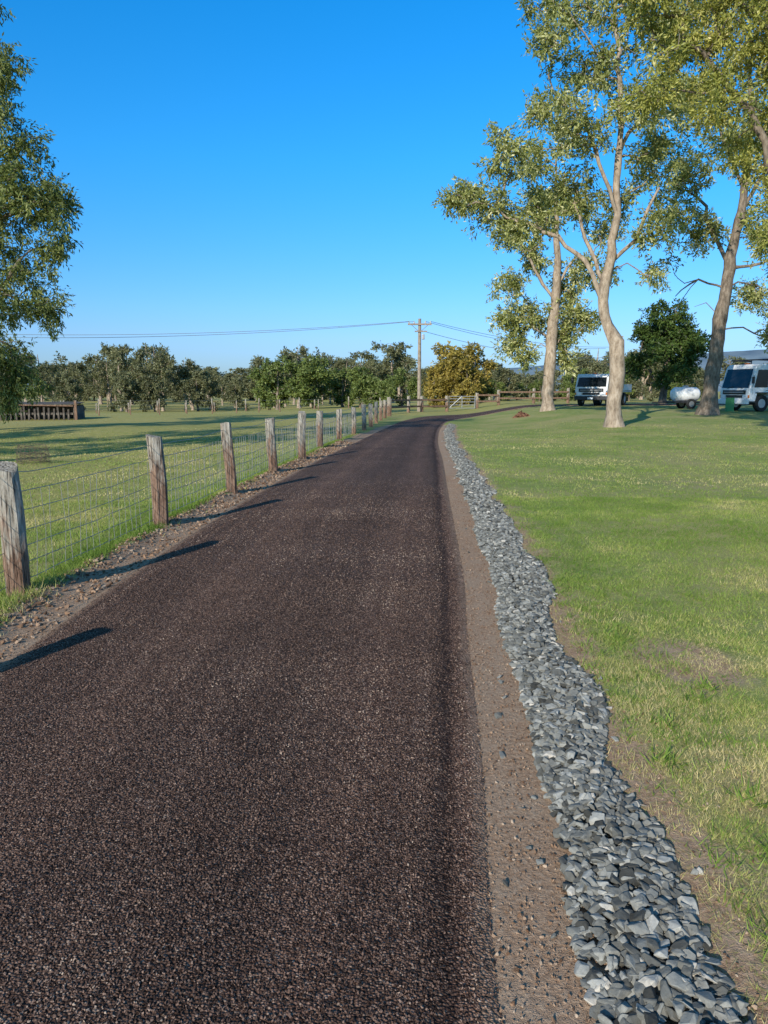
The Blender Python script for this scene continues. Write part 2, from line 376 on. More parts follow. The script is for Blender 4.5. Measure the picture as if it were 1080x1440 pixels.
# flattened dry thatch
n=60000; y=1.5+8*rng.random(n)**1.3; x=Rx(y)+.55+rng.random(n)**1.2*4; v,a=blades(x,y,.03+.05*rng.random(n),.0032+0*x,np.clip(rng.normal(.88,.15,n),0,1),1.5); GV.append(v);GA.append(a)
def tufts(cx,cy,k,L,W,sp,base):
    x=np.repeat(cx,k)+rng.normal(0,sp,len(cx)*k); y=np.repeat(cy,k)+rng.normal(0,sp,len(cx)*k)
    v,a=blades(x,y,L*(.5+rng.random(len(x))),W,np.clip(base+rng.normal(0,.15,len(x)),0,1),1.0); GV.append(v);GA.append(a)
cy=3.5+22*rng.random(900); tufts(Lx(cy)-.52-np.abs(rng.normal(0,.16,900)),cy,26,.075,.007,.035,.22)
cy=1.6+5*rng.random(330); tufts(Rx(cy)+.68+np.abs(rng.normal(0,.55,330)),cy,22,.046,.006,.035,.2)
cy=3+14*rng.random(500); tufts(Rx(cy)+.9+rng.random(500)*4.5,cy,18,.045,.007,.06,.15)
cy=np.array([3.95,4.1,3.2,2.5,2.35,4.9,2.9,2.1,3.6]); cx=np.array([1.7,1.82,1.25,1.38,1.55,1.55,1.5,1.25,1.4]); tufts(cx,cy,34,.075,.011,.04,.1)
V=np.vstack(GV); A=np.concatenate(GA)
make_mesh('grass',V,np.arange(len(V)).reshape(-1,3),[M_grass],attrs={'rnd':A})
# ---------------------------------------------------------------- trees
def frame(t):
    ref=np.array([1.,0,0]) if abs(t[2])>.8 else np.array([0,0,1.])
    a=np.cross(t,ref); a/=np.linalg.norm(a); return a,np.cross(t,a)
def build_tree(name,loc,trunk,limbs,blobs,mats,leaf=(.13,.045),sprays=7,per=13,slen=.5,seed=0,tipr=.010,wig=.12,link=True,droop=.25,seg=.55,sides=9,flare=1.35,mult=1.0):
    rg=np.random.default_rng(seed+50)
    pos=[];par=[];fix=[];chains=[]
    def addpoly(pts,parent,seg_,jit):
        ch=[] if parent is None else [parent]
        prev=parent
        P=[np.array(p[:3],float) for p in pts]; R=[p[3] if len(p)>3 else 0 for p in pts]
        for i in range(len(P)):
            if i==0:
                if parent is None: pos.append(P[0]);par.append(-1);fix.append(R[0]);prev=len(pos)-1;ch.append(prev); continue
                p0=pos[parent]; r0=R[0]
            else: p0=P[i-1]; r0=R[i-1]
            d=np.linalg.norm(P[i]-p0); k=max(1,int(round(d/seg_)))
            for j in range(1,k+1):
                f=j/k; q=p0*(1-f)+P[i]*f
                if j<k: q=q+rg.normal(0,jit,3)*min(d,1)
                pos.append(q);par.append(prev);fix.append(r0*(1-f)+R[i]*f);prev=len(pos)-1;ch.append(prev)
        chains.append(ch); return ch
    addpoly(trunk,None,.5,.035)
    for lb in limbs:
        A=np.array(pos); j=int(np.argmin(np.linalg.norm(A-np.array(lb[0][:3]),axis=1)))
        addpoly(lb[1:],j,.5,.06)
    tips=[]
    for (cx,cy_,cz,r,n) in blobs:
        for i in range(int(n*mult)):
            v=rg.normal(0,1,3); v/=np.linalg.norm(v); v*=r*rg.random()**.45; v[2]*=.8
            tips.append(np.array([cx,cy_,cz])+v)
    tips=np.array(tips); A=np.array(pos)
    d0=np.array([np.linalg.norm(A-t,axis=1).min() for t in tips]); tips=tips[np.argsort(d0)]
    tipid=[]
    base_z=trunk[0][2]; hmin=base_z+.22*(trunk[-1][2]-base_z)
    for t in tips:
        A=np.array(pos); dv=t-A; d=np.linalg.norm(dv,axis=1)
        cost=d+.7*np.maximum(0,-dv[:,2])+3*(A[:,2]<hmin)
        j=int(np.argmin(cost)); mid=(A[j]+t)/2+np.array([0,0,.12*d[j]])+rg.normal(0,wig,3)*min(1,d[j])
        ch=addpoly([tuple(mid),tuple(t)],j,seg,.04); tipid.append(ch[-1])
    n=len(pos); cnt=np.zeros(n)
    for i in tipid: cnt[i]+=1
    for i in range(n-1,0,-1):
        if par[i]>=0: cnt[par[i]]+=cnt[i]
    rad=np.maximum(tipr*np.maximum(cnt,.6)**.5/mult**.5,np.array(fix)); A=np.array(pos)
    VV=[];FF=[];off=0
    for ci,ch in enumerate(chains):
        sd=sides if (ci<=len(limbs)) else 4
        pts=A[ch]; rr=rad[ch].copy()
        if ci>0 and len(rr)>1: rr[0]=min(rr[0],rr[1]*1.25)
        if ci==0: rr[0]*=flare
        if len(pts)<2: continue
        tg=np.gradient(pts,axis=0)
        ang=np.linspace(0,2*np.pi,sd,endpoint=False); rings=[]
        for p,t,r_ in zip(pts,tg,rr):
            t=t/(np.linalg.norm(t)+1e-9)
            ref=np.array([.13,.99,.05]); a=ref-t*np.dot(ref,t); a/=np.linalg.norm(a)+1e-9; b_=np.cross(t,a)
            lump=1+(.10*rg.standard_normal(sd) if ci<=len(limbs) else 0)
            rings.append(p+((np.cos(ang)*lump)[:,None]*a+(np.sin(ang)*lump)[:,None]*b_)*r_)
        Vc=np.vstack(rings); m=len(pts); I=np.arange(m*sd).reshape(m,sd); J=np.roll(I,-1,1)
        FF.append(np.stack([I[:-1],J[:-1],J[1:],I[1:]],-1).reshape(-1,4)+off); VV.append(Vc); off+=len(Vc)
    nb=sum(len(f) for f in FF); nvb=off
    tp=A[tipid]; nt=len(tp)
    sd=rg.normal(0,1,(nt,sprays,3)); sd[...,2]-=droop; sd/=np.linalg.norm(sd,axis=-1,keepdims=True)
    s=rg.random((nt,sprays,per,1))**.8*slen
    c=tp[:,None,None,:]+sd[:,:,None,:]*s+rg.normal(0,.05*slen/.5,(nt,sprays,per,3))
    ld=sd[:,:,None,:]+rg.normal(0,.75,(nt,sprays,per,3)); ld[...,2]-=droop; ld/=np.linalg.norm(ld,axis=-1,keepdims=True)
    sdv=np.cross(ld,rg.normal(0,1,ld.shape)); sdv/=np.linalg.norm(sdv,axis=-1,keepdims=True)
    N=nt*sprays*per; c=c.reshape(N,3); ld=ld.reshape(N,3); sdv=sdv.reshape(N,3)
    L=leaf[0]*(.6+.8*rg.random((N,1))); W=leaf[1]*(.6+.8*rg.random((N,1)))
    LV=np.stack([c,c+ld*L*.45+sdv*W*.5,c+ld*L,c+ld*L*.45-sdv*W*.5],1).reshape(-1,3)
    LF=np.arange(N*4).reshape(N,4)+off
    clump=np.repeat(rg.normal(0,.16,nt),sprays*per); r_=np.clip(.48+clump+rg.normal(0,.2,N),0,1)
    V=np.vstack(VV+[LV]); F=np.vstack(FF+[LF]); mi=np.concatenate([np.zeros(nb),np.ones(N)]); 
    at=np.concatenate([np.zeros(nvb),np.repeat(r_,4)])
    o=make_mesh(name,V,F,mats,midx=mi,smooth=(mi==0),attrs={'rnd':at},link=link)
    if link: o.location=loc
    return o
def tz(x,y): return float(T(x,y))
x0,y0=8.9,30
B=[(-5.3,.4,8.5,1.1,20),(-6.2,.2,8.3,.6,8),(-4.2,-.5,9.9,1.1,18),(-3.0,.8,8.4,1.2,18),(-4.0,.2,7.4,.7,8),(-2.0,-.8,11.0,1.3,22),(-3.0,.6,12.0,.9,12),(-2.6,.3,15.2,1.2,20),(-3.2,-.4,13.6,.8,10),(-.9,.9,13.2,1.5,26),(.5,-.8,11.6,1.3,22),(-.3,.5,15.6,1.5,26),(1.2,.6,9.9,1.1,16),(1.2,-.3,7.3,.9,12),(-1.6,.9,9.3,1.0,12),(1.3,.4,14.2,1.3,20),(-.6,-1,17.2,1.2,16),(2.0,0,12.3,1,10),(.2,1.2,8.6,.8,8),(1.5,.2,6.0,.6,6),(1.4,0,16.2,1.2,14)]
build_tree('shade_tree',(x0,y0,tz(x0,y0)-.05),
 [(0,0,0,.33),(0,0,.5,.29),(.02,0,1.6,.28),(0,0,2.7,.29),(-.02,0,3.25,.31),(-.38,.05,3.9,.22),(-.6,.05,4.8,.20),(-.35,0,6.5,.17),(-.25,0,8.4,.13),(-.2,.1,10.5,.10),(-.3,.1,12.6,.07),(-.6,.1,15,.03)],
 [[(-.6,.05,4.9),(-1.3,.2,6.3,.09),(-2.3,.3,7.2,.07),(-3.7,.3,7.7,.045)],[(-.45,0,5.7),(.6,-.3,7.4,.07),(1.2,-.3,8.8,.045)],[(-.3,0,8.0),(-1.2,-.4,10,.07),(-2.1,-.5,11.6,.04)],[(-.2,.1,10.2),(.7,.4,11.6,.05),(1.3,.4,13.6,.03)],[(-.5,.05,5.3),(-1.1,1,7.2,.07),(-1.5,1.2,9,.04)]],
 B,[M_barkP,M_leafA],(.165,.055),8,15,.5,seed=1,mult=1.3)
x0,y0=9.5,45
B=[(-2.1,0,5.2,1.3,20),(-2.1,.5,3.8,.9,12),(1.4,.3,5.6,1.1,16),(-2.6,-.4,7.1,1.0,12),(-.3,.5,11.4,1.6,24),(-2.6,.2,10,1.2,16),(2.2,0,8,1.4,18),(-1.3,.4,13.7,1.4,18),(1.4,-.5,11.2,1.3,16),(1.1,.6,4.2,.9,14),(-.9,1,8.8,1.2,16),(.4,0,15,1.2,12),(-1.4,0,3.0,.7,8),(3,.3,10,1,10),(-.8,.8,5.6,1,12),(.9,.9,7.2,1,12),(1.2,.5,3.0,.6,8),(2.4,.2,5.2,.7,8)]
build_tree('shade_tree',(x0,y0,tz(x0,y0)-.05),[(0,0,0,.38),(0,0,.6,.33),(.05,0,3.5,.31),(.25,0,6,.27),(.3,0,8.2,.2),(.1,0,11,.11),(0,0,14,.04)],
 [[(.25,0,6),(-.7,.2,7.6,.09),(-1.8,.2,9.4,.05)],[(.28,0,7),(1.2,0,8.5,.07)],[(.1,0,3.8),(-1,.1,4.8,.06)],[(.1,0,3.4),(.9,.3,4.4,.05)]],
 B,[M_barkP,M_leafA],(.21,.075),7,14,.6,seed=2,mult=1.35)
x0,y0=15.9,38
B=[(-1.9,.3,11.4,1.5,22),(-2.3,-.4,9.7,1.0,12),(-.4,.6,8.7,1.2,16),(2.1,0,8.8,1.4,18),(2.5,.4,5.8,1.2,16),(3.0,-.3,4.0,.9,12),(.3,-.5,12.6,1.5,22),(-1.6,.6,14.6,1.6,24),(1.8,.4,13.6,1.6,22),(-.4,0,18,1.7,24),(-2.5,.4,18.5,1.6,20),(2.2,-.4,17,1.6,18),(.4,.5,15.6,1.4,16),(3.6,.2,11,1.4,14),(3.7,0,7,1.2,12),(-3.3,0,12.4,1,10)]
build_tree('shade_tree',(x0,y0,tz(x0,y0)-.05),[(0,0,0,.42),(0,0,.6,.36),(.12,0,2.3,.33),(.28,0,4.6,.31),(.6,0,7,.27),(1,0,10.2,.19),(1.1,0,13,.12),(.9,0,17,.04)],
 [[(.5,0,6.2),(-.8,.2,6.5,.05),(-1.9,.1,5.7,.02)],[(.6,0,6.8),(1.6,.1,7.1,.08),(2.6,.2,7.5,.05)],[(.6,0,7.2),(-.3,.2,8.8,.10),(-1.2,.3,10.8,.06)],[(.9,0,9.4),(2,0,11.4,.09),(2.4,0,13.5,.05)],[(1,0,10.4),(.2,.1,12.4,.08),(-.8,.3,14.6,.05)],[(-.9,.2,6.5),(-1.5,.1,6.3,.02),(-2.1,.0,6.8,.012)],[(-.9,.2,6.5),(-1.4,.1,5.8,.018),(-1.9,.0,4.9,.01)],[(.3,0,4.8),(-.4,.1,5.4,.02),(-1.0,.0,5.2,.01)]],
 B,[M_barkD,M_leafA],(.19,.066),8,15,.55,seed=3,mult=1.25)
x0,y0=12.2,20.5; g=tz(x0,y0)
B=[(-3.7,0,11,1.5,26),(-2.8,-.4,9.8,1.4,24),(-4.8,.2,9.9,1.2,18),(-2.6,.3,8.0,1.1,16),(-2.4,-.2,6.4,.6,8),(-5.5,.3,11.3,1.2,18),(-1.5,0,11,1.5,20),(-1,.2,8.5,1.4,16),(-3.5,.6,12.6,1.3,16),(.5,0,10.5,2,20),(1.5,.5,8.5,1.8,16),(-4.0,-.6,8.6,.8,10),(-5.9,0,9.0,.7,7),(-6.0,-.3,12.0,.9,10),(-2.3,0,5.4,.4,4),(-2.2,.6,11.8,1.2,16),(-4.6,.5,12.2,1.1,12),(-1.6,.2,6.9,.8,10)]
build_tree('shade_tree',(x0,y0,g-.05),[(0,0,0,.36),(0,0,.5,.3),(-.1,0,3,.28),(-.3,0,5.5,.22),(-.5,0,8,.14),(-.7,0,10.5,.06)],
 [[(-.2,0,4.6),(-1.6,0,5.9,.11),(-2.3,0,6.9,.10),(-3,.1,8.6,.07),(-4.2,.1,9.8,.05)],[(-.4,0,7),(-2,-.2,9,.08),(-3.3,-.1,10.8,.05)]],
 B,[M_barkD,M_leafB],(.12,.038),9,18,.42,seed=4,mult=1.4)
x0,y0=-17.2,32
B=[(2.1,0,13.1,1.4,26),(1.2,.3,16,1.3,20),(3.0,.2,9.5,1.7,34),(4.0,-.2,9,1.1,18),(2.5,.4,6.5,1.4,20),(3.3,0,5,1.0,16),(1.4,-.3,3.3,1.2,22),(1.0,.3,10.5,1.8,30),(2.6,.2,11.3,1.2,16),(.6,0,7,1.6,20),(-1,0,12,2,26),(-1.8,.5,8.5,2,24),(0,0,17.5,1.6,18),(3.7,.3,7.6,.8,10),(2.0,.5,2.2,.9,16),(.4,.8,4.6,1.2,14),(1.6,0,1.4,.6,8),(2.4,.2,14.3,.9,12),(1.9,.6,8.0,1.2,12),(1.8,-.3,5.0,1.0,10)]
build_tree('gum_tree',(x0,y0,tz(x0,y0)-.05),[(0,0,0,.40),(0,0,.5,.33),(.2,0,3,.28),(.4,0,6,.24),(.8,0,9,.18),(1,0,12,.11),(.8,0,16,.04)],
 [[(.3,0,4.5),(1.6,0,5.6,.09),(2.6,0,6.9,.06)],[(.5,0,7),(2.2,0,8.6,.09),(3.6,0,9.2,.05)],[(.3,0,3.4),(.9,0,3.9,.05)]],
 B,[M_barkD,M_leafL],(.19,.055),8,16,.6,seed=5,droop=.6,mult=1.25)
gumA=build_tree('gumA',(0,0,0),[(0,0,0,.3),(0,0,3,.24),(.3,0,7,.15),(0,.1,12,.04)],[[(0,0,3.2),(1.5,.5,5.4,.08)],[(.1,0,4),(-1.6,-.4,6.5,.08)]],
 [(1.8,.6,6.3,1.4,16),(-1.8,-.6,7.4,1.4,16),(.2,1,9,1.6,18),(.8,-1,10.5,1.4,16),(-.8,.3,12,1.3,14),(.2,-.2,13.6,1.2,10),(1.9,-.3,8.6,1,9),(-.4,1,5,1.2,9)],[M_barkD,M_leafL],(.24,.09),7,10,.6,seed=11,link=False)
def inst(me,name,x,y,s,rz,sz=1,parent=None,z=None):
    o=bpy.data.objects.new(name,me); COL.objects.link(o); o.location=(x,y,(tz(x,y) if z is None else z)-.08); o.scale=(s,s,s*sz); o.rotation_euler=(0,0,rz)
    if parent: o.parent=parent
    return o
inst(gumA,'gum_tree',-13.6,12.0,1.15,.4); inst(gumA,'gum_tree',-18.5,11.5,.85,2.1); inst(gumA,'gum_tree',-23,15,.9,3.6)
x0,y0=21.0,58.5
rb=np.random.default_rng(3); B=[]
for i in range(24):
    a=rb.random()*6.28; rr=rb.random()**.5*3.0; zz=1.9+rb.random()*4.9; f=1-max(0,(zz-4.5))/5
    B.append((math.cos(a)*rr*f,math.sin(a)*rr*f,zz,1.0,16))
build_tree('bushy_tree',(x0,y0,tz(x0,y0)-.1),[(0,0,0,.3),(.1,0,1.5,.26),(.2,0,4,.15),(.1,0,6.5,.05)],[[(.05,0,1.0),(-1,.2,2.6,.12),(-1.8,.2,4,.06)],[(.1,0,1.4),(1.2,0,3,.12),(2,.2,4.4,.06)]],B,[M_barkD,M_leafD],(.22,.10),7,12,.5,seed=8)
def proto(name,kind,seed,lm):
    rg=np.random.default_rng(seed); B=[]
    if kind=='gum':
        hgt=rg.uniform(4.6,6.2); lean=rg.normal(0,.5); wd_=rg.uniform(2.0,3.3); lo_=rg.uniform(2.6,4.0)
        for i in range(14):
            a=rg.random()*6.28; z=lo_+rg.random()**.8*(8.6-lo_)*hgt/6.0; r=rg.random()**.6*(wd_*(1-((z-5.2)/6.0)**2)); B.append((math.cos(a)*r+lean*z/9,math.sin(a)*r,z,.55+.75*rg.random(),int(5+rg.random()*5)))
        return build_tree(name,None,[(0,0,0,.22),(lean*.3,0,3,.19),(lean*.6,.1,6,.1),(lean,0,8.2,.03)],[[(0,0,1.5),(.9,.2,4.2,.10)],[(0,0,2.0),(-1,0,4.6,.09)]],B,[M_barkP,lm],(.34,.16),5,8,.6,seed=seed,link=False,seg=1.2,sides=5)
    for i in range(18):
        a=rg.random()*6.28; z=1.0+rg.random()*5.2; r=rg.random()**.5*3.0*(1-max(0,z-3.2)/5.5); B.append((math.cos(a)*r,math.sin(a)*r,z,.7+.6*rg.random(),9))
    return build_tree(name,None,[(0,0,0,.2),(.1,0,2,.16),(.1,.1,5.5,.04)],[],B,[M_barkD,lm],(.32,.17),6,9,.55,seed=seed,link=False,seg=1.2,sides=5)
PG=[proto('gumP%d'%i,'gum',30+i,M_leafF) for i in range(8)]
PR=[proto('bushP%d'%i,'bush',40+i,M_leafG) for i in range(3)]
PO=proto('bushO','bush',47,M_leafO); PF=proto('bushF','bush',48,M_leafF)
belt=empty('distant_tree_line')
rt=random.Random(5)
def put(me,x,y,h,base,sx=1):
    s=h/base; o=inst(me,'tree',x,y,s,rt.random()*6.28,1,belt); o.scale=(s*sx,s*sx*rt.uniform(.85,1.15),s)
for i in range(42):
    X_=-57+i*1.4+rt.uniform(-2.2,2.2); Y_=114+rt.uniform(-14,16); hh_=8.2+1.6*math.sin(X_*.33)+1.1*math.sin(X_*.9+1)
    put(rt.choice(PG),X_,Y_,min(10.6,max(5,hh_*rt.uniform(.75,1.12))),9.2,rt.uniform(.75,1.25))
for i in range(48):
    X_=-95+i*3.9+rt.uniform(-1.8,1.8); Y_=152+rt.uniform(-10,14); put(rt.choice(PG+[PF]),X_,Y_,9.5+2.2*math.sin(X_*.12+2)+rt.uniform(-2,1.2),9.6,1.3)
for i in range(60):
    X_=-120+i*5+rt.uniform(-2,2); put(PF,X_,195+rt.uniform(-10,20),rt.uniform(5.5,9.5),7.2,1.5)
for (X_,Y_,h,sx) in ((-30.5,92,5.0,1),(-27.5,93,4.6,.9),(-37.5,93,4.2,1),(-17.5,92,4.2,.8),(-24,100,5.5,1)): put(PF,X_,Y_,h,7.2,sx)
for (X_,Y_,h,sx) in ((-11.5,84,6.2,1.05),(-7.6,84,6.2,1.15),(-2.6,84,4.6,1.3),(-4.8,90,5,1.2),(2.0,86,4.4,1.1),(-13,88,5,1),(0.2,82,3.4,1.1)): put(rt.choice(PR),X_,Y_,h,7.2,sx)
for (X_,Y_,h,sx) in ((6.0,78,6.4,1.15),(9.2,80,6.1,1.05),(8,76,4.6,1.2),(5,77,4,1)): put(PO,X_,Y_,h,7.2,sx)
for i in range(12): put(rt.choice([PR[0],PF,PR[2]]),11.5+i*1.6+rt.uniform(-.5,.5),82+rt.uniform(-6,8),rt.uniform(2.2,3.7),7.2,1.2)
for i in range(16): put(rt.choice([PR[1],PF]),29+i*2.2+rt.uniform(-.5,.5),78+rt.uniform(-6,8),rt.uniform(1.8,2.9),7.2,1.2)
# ---------------------------------------------------------------- hills
b=NB('hazed_hill_mat'); n=b.noise(.006,6,.65);  # blue aerial haze is painted into the hill base colour
b.bsdf(b.ramp(n,[(.35,(.13,.19,.25)),(.65,(.23,.30,.34))]),1,None,0); M_hazed_hill=b.m
nx_=320; hx=np.linspace(-5200,5200,nx_)
prof=40+70*fbm(hx,hx*0,.0016,3,5)+70*np.exp(-((hx-1000)/700)**2)+125*np.exp(-((hx-2100)/620)**2)+25*np.exp(-((hx+1500)/500)**2)
rows=[]; 
for k,f in enumerate((0,.35,.7,1,.6,0)):
    yy_=3100+k*260+0*hx
    rows.append(np.stack([hx,yy_,prof*f*(1+.15*(fbm(hx,yy_,.004,k)-.5))-2],-1))
V=np.vstack(rows); I=np.arange(len(V)).reshape(6,nx_)
make_mesh('distant_hills',V,np.stack([I[:-1,:-1],I[:-1,1:],I[1:,1:],I[1:,:-1]],-1).reshape(-1,4),[M_hazed_hill],smooth=True)
# ---------------------------------------------------------------- fence
def post(name,x,y,h,w,seed,parent,mat=M_post,lean=(0,0)):
    rg=np.random.default_rng(seed); ns=12; K_=14
    ang=np.linspace(0,2*np.pi,ns,endpoint=False)+.3
    prof=1/np.maximum(np.abs(np.cos(ang-.3)),np.abs(np.sin(ang-.3))); prof=np.minimum(prof,1.22)*(w/2)*(1+rg.normal(0,.06,ns))
    V=[]
    zz=np.linspace(-.15,h,K_)
    sl=rg.normal(0,.05,2)
    for i,z_ in enumerate(zz):
        pr=prof*(1+rg.normal(0,.02,ns)); 
        px_=np.cos(ang)*pr; py_=np.sin(ang)*pr*.85
        zt=z_+(0 if i<K_-1 else 1)*(px_*sl[0]*3+py_*sl[1]*3+rg.normal(0,.010,ns))
        V.append(np.stack([px_+lean[0]*z_+.010*np.sin(z_*4+seed),py_+lean[1]*z_,zt+0*px_],-1))
    V.append(np.array([[lean[0]*h+.010*np.sin(h*4+seed),lean[1]*h,h-.004]])); V=np.vstack(V)
    I=np.arange(K_*ns).reshape(K_,ns); J=np.roll(I,-1,1)
    F=np.stack([I[:-1],J[:-1],J[1:],I[1:]],-1).reshape(-1,4)
    top=K_*ns; F2=[]
    for i in range(0,ns,2): F2.append([I[-1,i],I[-1,(i+1)%ns],I[-1,(i+2)%ns],top])
    F=np.vstack([F,np.array(F2)])
    o=make_mesh(name,V,F,[mat],smooth=False,parent=parent); o.location=(x,y,tz(x,y)); o.rotation_euler=(0,0,rg.random()*.5-.25); return o
def tube(P,r,sd=4):
    P=np.asarray(P,float); tg=np.gradient(P,axis=0); V=[]
    ang=np.linspace(0,2*np.pi,sd,endpoint=False)
    for p,t in zip(P,tg):
        t=t/np.linalg.norm(t); a,b_=frame(t); V.append(p+(np.cos(ang)[:,None]*a+np.sin(ang)[:,None]*b_)*r)
    m=len(P); I=np.arange(m*sd).reshape(m,sd); J=np.roll(I,-1,1)
    return np.vstack(V),np.stack([I[:-1],J[:-1],J[1:],I[1:]],-1).reshape(-1,4)
def tubes(name,paths,r,mat,parent=None,sd=4):
    VV=[];FF=[];off=0
    for p in paths:
        rr=r
        if isinstance(p,tuple): p,rr=p
        v,f=tube(p,rr,sd); VV.append(v);FF.append(f+off);off+=len(v)
    return make_mesh(name,np.vstack(VV),np.vstack(FF),[mat],parent=parent)
fence=empty('wire_fence')
FP=[(-3.16,-.1),(-3.08,2.98),(-2.94,6.04),(-2.72,9.26),(-2.47,12.34),(-2.27,15.63),(-1.99,18.6),(-1.84,22.3),(-1.5,25.8),(-1.15,29.2),(-.85,32.8),(-.62,36.2),(-.4,40),(-.18,44),(.05,48),(.35,52)]
Hs=[1.05,1.05,1.05,1.09,1.10,1.06,1.08,1.08,1.05,1.05,1.1,1.05,1.1,1.1,1.1,1.15]
Ws=[.17,.17,.19,.17,.165,.17,.17,.17,.17,.17,.17,.17,.17,.17,.18,.26]
ln_=[(0,0),(0,0),(-.05,.0),(-.025,.0),(-.05,.01),(-.03,0),(.01,0),(-.02,0)]+[(0,0)]*8
for i,(x,y) in enumerate(FP): post('post_%d'%(i+1),x,y,Hs[i],Ws[i],i+3,fence,lean=ln_[i])
paths=[]
for i in range(len(FP)-1):
    (xa,ya),(xb,yb)=FP[i],FP[i+1]; t=np.linspace(0,1,9)
    for hz,sg in ((.10,.01),(.24,.02),(.38,.02),(.52,.03),(.68,.025),(.84,.02),(1.0,.03)):
        if hz>.9 and i>8: continue
        x=xa+(xb-xa)*t-.07; y=ya+(yb-ya)*t; z=T(x,y)[0]*(1-t)+T(x,y)[-1]*t+hz-4*sg*t*(1-t)+rng.normal(0,.005,9)
        paths.append((np.stack([x,y,z],-1),.0027+.00012*ya))
    if i<9:
        for k in range(20):
            f=(k+.5)/20; x=xa+(xb-xa)*f-.07+rng.normal(0,.008); y=ya+(yb-ya)*f+rng.normal(0,.015); z0=tz(x,y)
            paths.append((np.array([[x,y,z0+.06],[x+rng.normal(0,.015),y+rng.normal(0,.018),z0+.45],[x,y+rng.normal(0,.015),z0+.82]]),.0019+.00012*ya))
tubes('wires',paths,.002,M_wire,fence)
rf=empty('timber_rail_fence')
RF=[(.35,56),(1.9,59.8),(3.0,61.5),(5.1,63),(7.6,63.4),(9.4,63.8),(12.4,64.4),(15.4,65)]
for i,(x,y) in enumerate(RF): post('rail_post_%d'%(i+1),x,y,1.25,.22,60+i,rf)
def box(name,sx,sy,sz,loc,parent,mat,bev=.0,rz=0,rx=0,ry=0):
    bm=bmesh.new(); bmesh.ops.create_cube(bm,size=1); bmesh.ops.scale(bm,vec=(sx,sy,sz),verts=bm.verts)
    if bev>0: bmesh.ops.bevel(bm,geom=bm.edges[:],offset=bev,segments=2,affect='EDGES',profile=.6)
    me=bpy.data.meshes.new(name); bm.to_mesh(me); bm.free(); me.materials.append(mat)
    o=bpy.data.objects.new(name,me); COL.objects.link(o); o.location=loc; o.rotation_euler=(rx,ry,rz); o.parent=parent; return o
for i in range(len(RF)-1):
    if i==3: continue
    (xa,ya),(xb,yb)=RF[i],RF[i+1]; L=math.hypot(xb-xa,yb-ya)
    for hz in (.45,.95): box('rail_%d_%d'%(i,int(hz*100)),L,.06,.13,((xa+xb)/2,(ya+yb)/2-.15,tz((xa+xb)/2,(ya+yb)/2)+hz),rf,M_post,.01,math.atan2(yb-ya,xb-xa))
gate=empty('farm_gate',(6.35,63.2,tz(6.35,63.2)))
gp=[]
for hz in (.2,.45,.7,.95,1.15): gp.append(np.array([[-1.05,0,hz],[1.05,0,hz]]))
for xx in (-1.05,0,1.05): gp.append(np.array([[xx,0,.2],[xx,0,1.15]]))
gp.append(np.array([[-1.05,0,.2],[0,0,1.15]]))
tubes('gate_frame',gp,.03,M_steel,gate,6)
pf=empty('paddock_fence')
pp=[]
for i in range(13):
    f=i/12; x=-24+f*18; y=47+f*24; post('paddock_post_%d'%i,x,y,1.1+.1*math.sin(i*3),.085,200+i,pf,lean=(.04*math.sin(i*5),0)); pp.append((x,y))
for i in range(12):
    f=i/11; x=-34+f*33+math.sin(i*7)*.6; y=73+f*5; post('back_post_%d'%i,x,y,1.05+.15*math.sin(i*2),.11,240+i,pf)
tubes('paddock_wires',[(np.array([[x,y,tz(x,y)+h_] for x,y in pp]),.006) for h_ in (.4,.7,1.0)],.008,M_wire,pf)
# ---------------------------------------------------------------- utility pole and wires
pole=empty('utility_pole',(2.85,63,tz(2.85,63)))
V,F=tube([(0,0,-.3),(0,0,3),(0,0,7.35)],.16,12); V[12:24,:2]*=.9; V[24:,:2]*=.72; make_mesh('pole',V,F,[M_pole],parent=pole,smooth=True)
box('crossarm',1.9,.12,.13,(0,-.16,6.9),pole,M_pole,.01); box('lower_crossarm',1.0,.1,.1,(.1,-.16,6.35),pole,M_pole,.01)
for i,xx in enumerate((-.85,-.45,.45,.85)):
    V,F=tube([(0,0,0),(0,0,.06),(0,0,.1),(0,0,.18)],.05,8); V[8:16,:2]*=1.4; o=make_mesh('insulator_%d'%(i+1),V,F,[M_insul],parent=pole); o.location=(xx,-.16,6.965)
for s in (-1,1): tubes('brace_%d'%s,[np.array([[s*.7,-.2,6.88],[s*.02,-.2,6.3]])],.02,M_steel,pole)
box('fuse_box',.22,.2,.4,(.28,-.3,5.9),pole,M_steel,.03)
pl=empty('power_lines')
def sag(a,b_,s,n=30):
    t=np.linspace(0,1,n)[:,None]; p=np.array(a)*(1-t)+np.array(b_)*t; p[:,2]-=4*s*t[:,0]*(1-t[:,0]); return p
zb=tz(2.85,63)
tubes('cables',[sag((2.0,62.8,zb+7.12),(-62,58,zb+8.0),1.6),sag((2.4,62.8,zb+7.12),(-62,59,zb+7.9),1.75),
 sag((3.3,62.8,zb+7.12),(26,92,6.6),.7),sag((3.7,62.8,zb+7.12),(28,92,6.8),.7),sag((3.0,62.8,zb+6.4),(27,92,5.6),.8)],.018,M_cable,pl)
for k,(x,y,h_) in enumerate(((-62,58.5,8.0),(27,92,6.9))):
    q=empty('utility_pole',(x,y,tz(x,y))); V,F=tube([(0,0,-.3),(0,0,h_+.9)],.15,10); make_mesh('pole',V,F,[M_pole],parent=q,smooth=True); box('crossarm',1.9,.12,.13,(0,-.16,h_+.5),q,M_pole,.01)
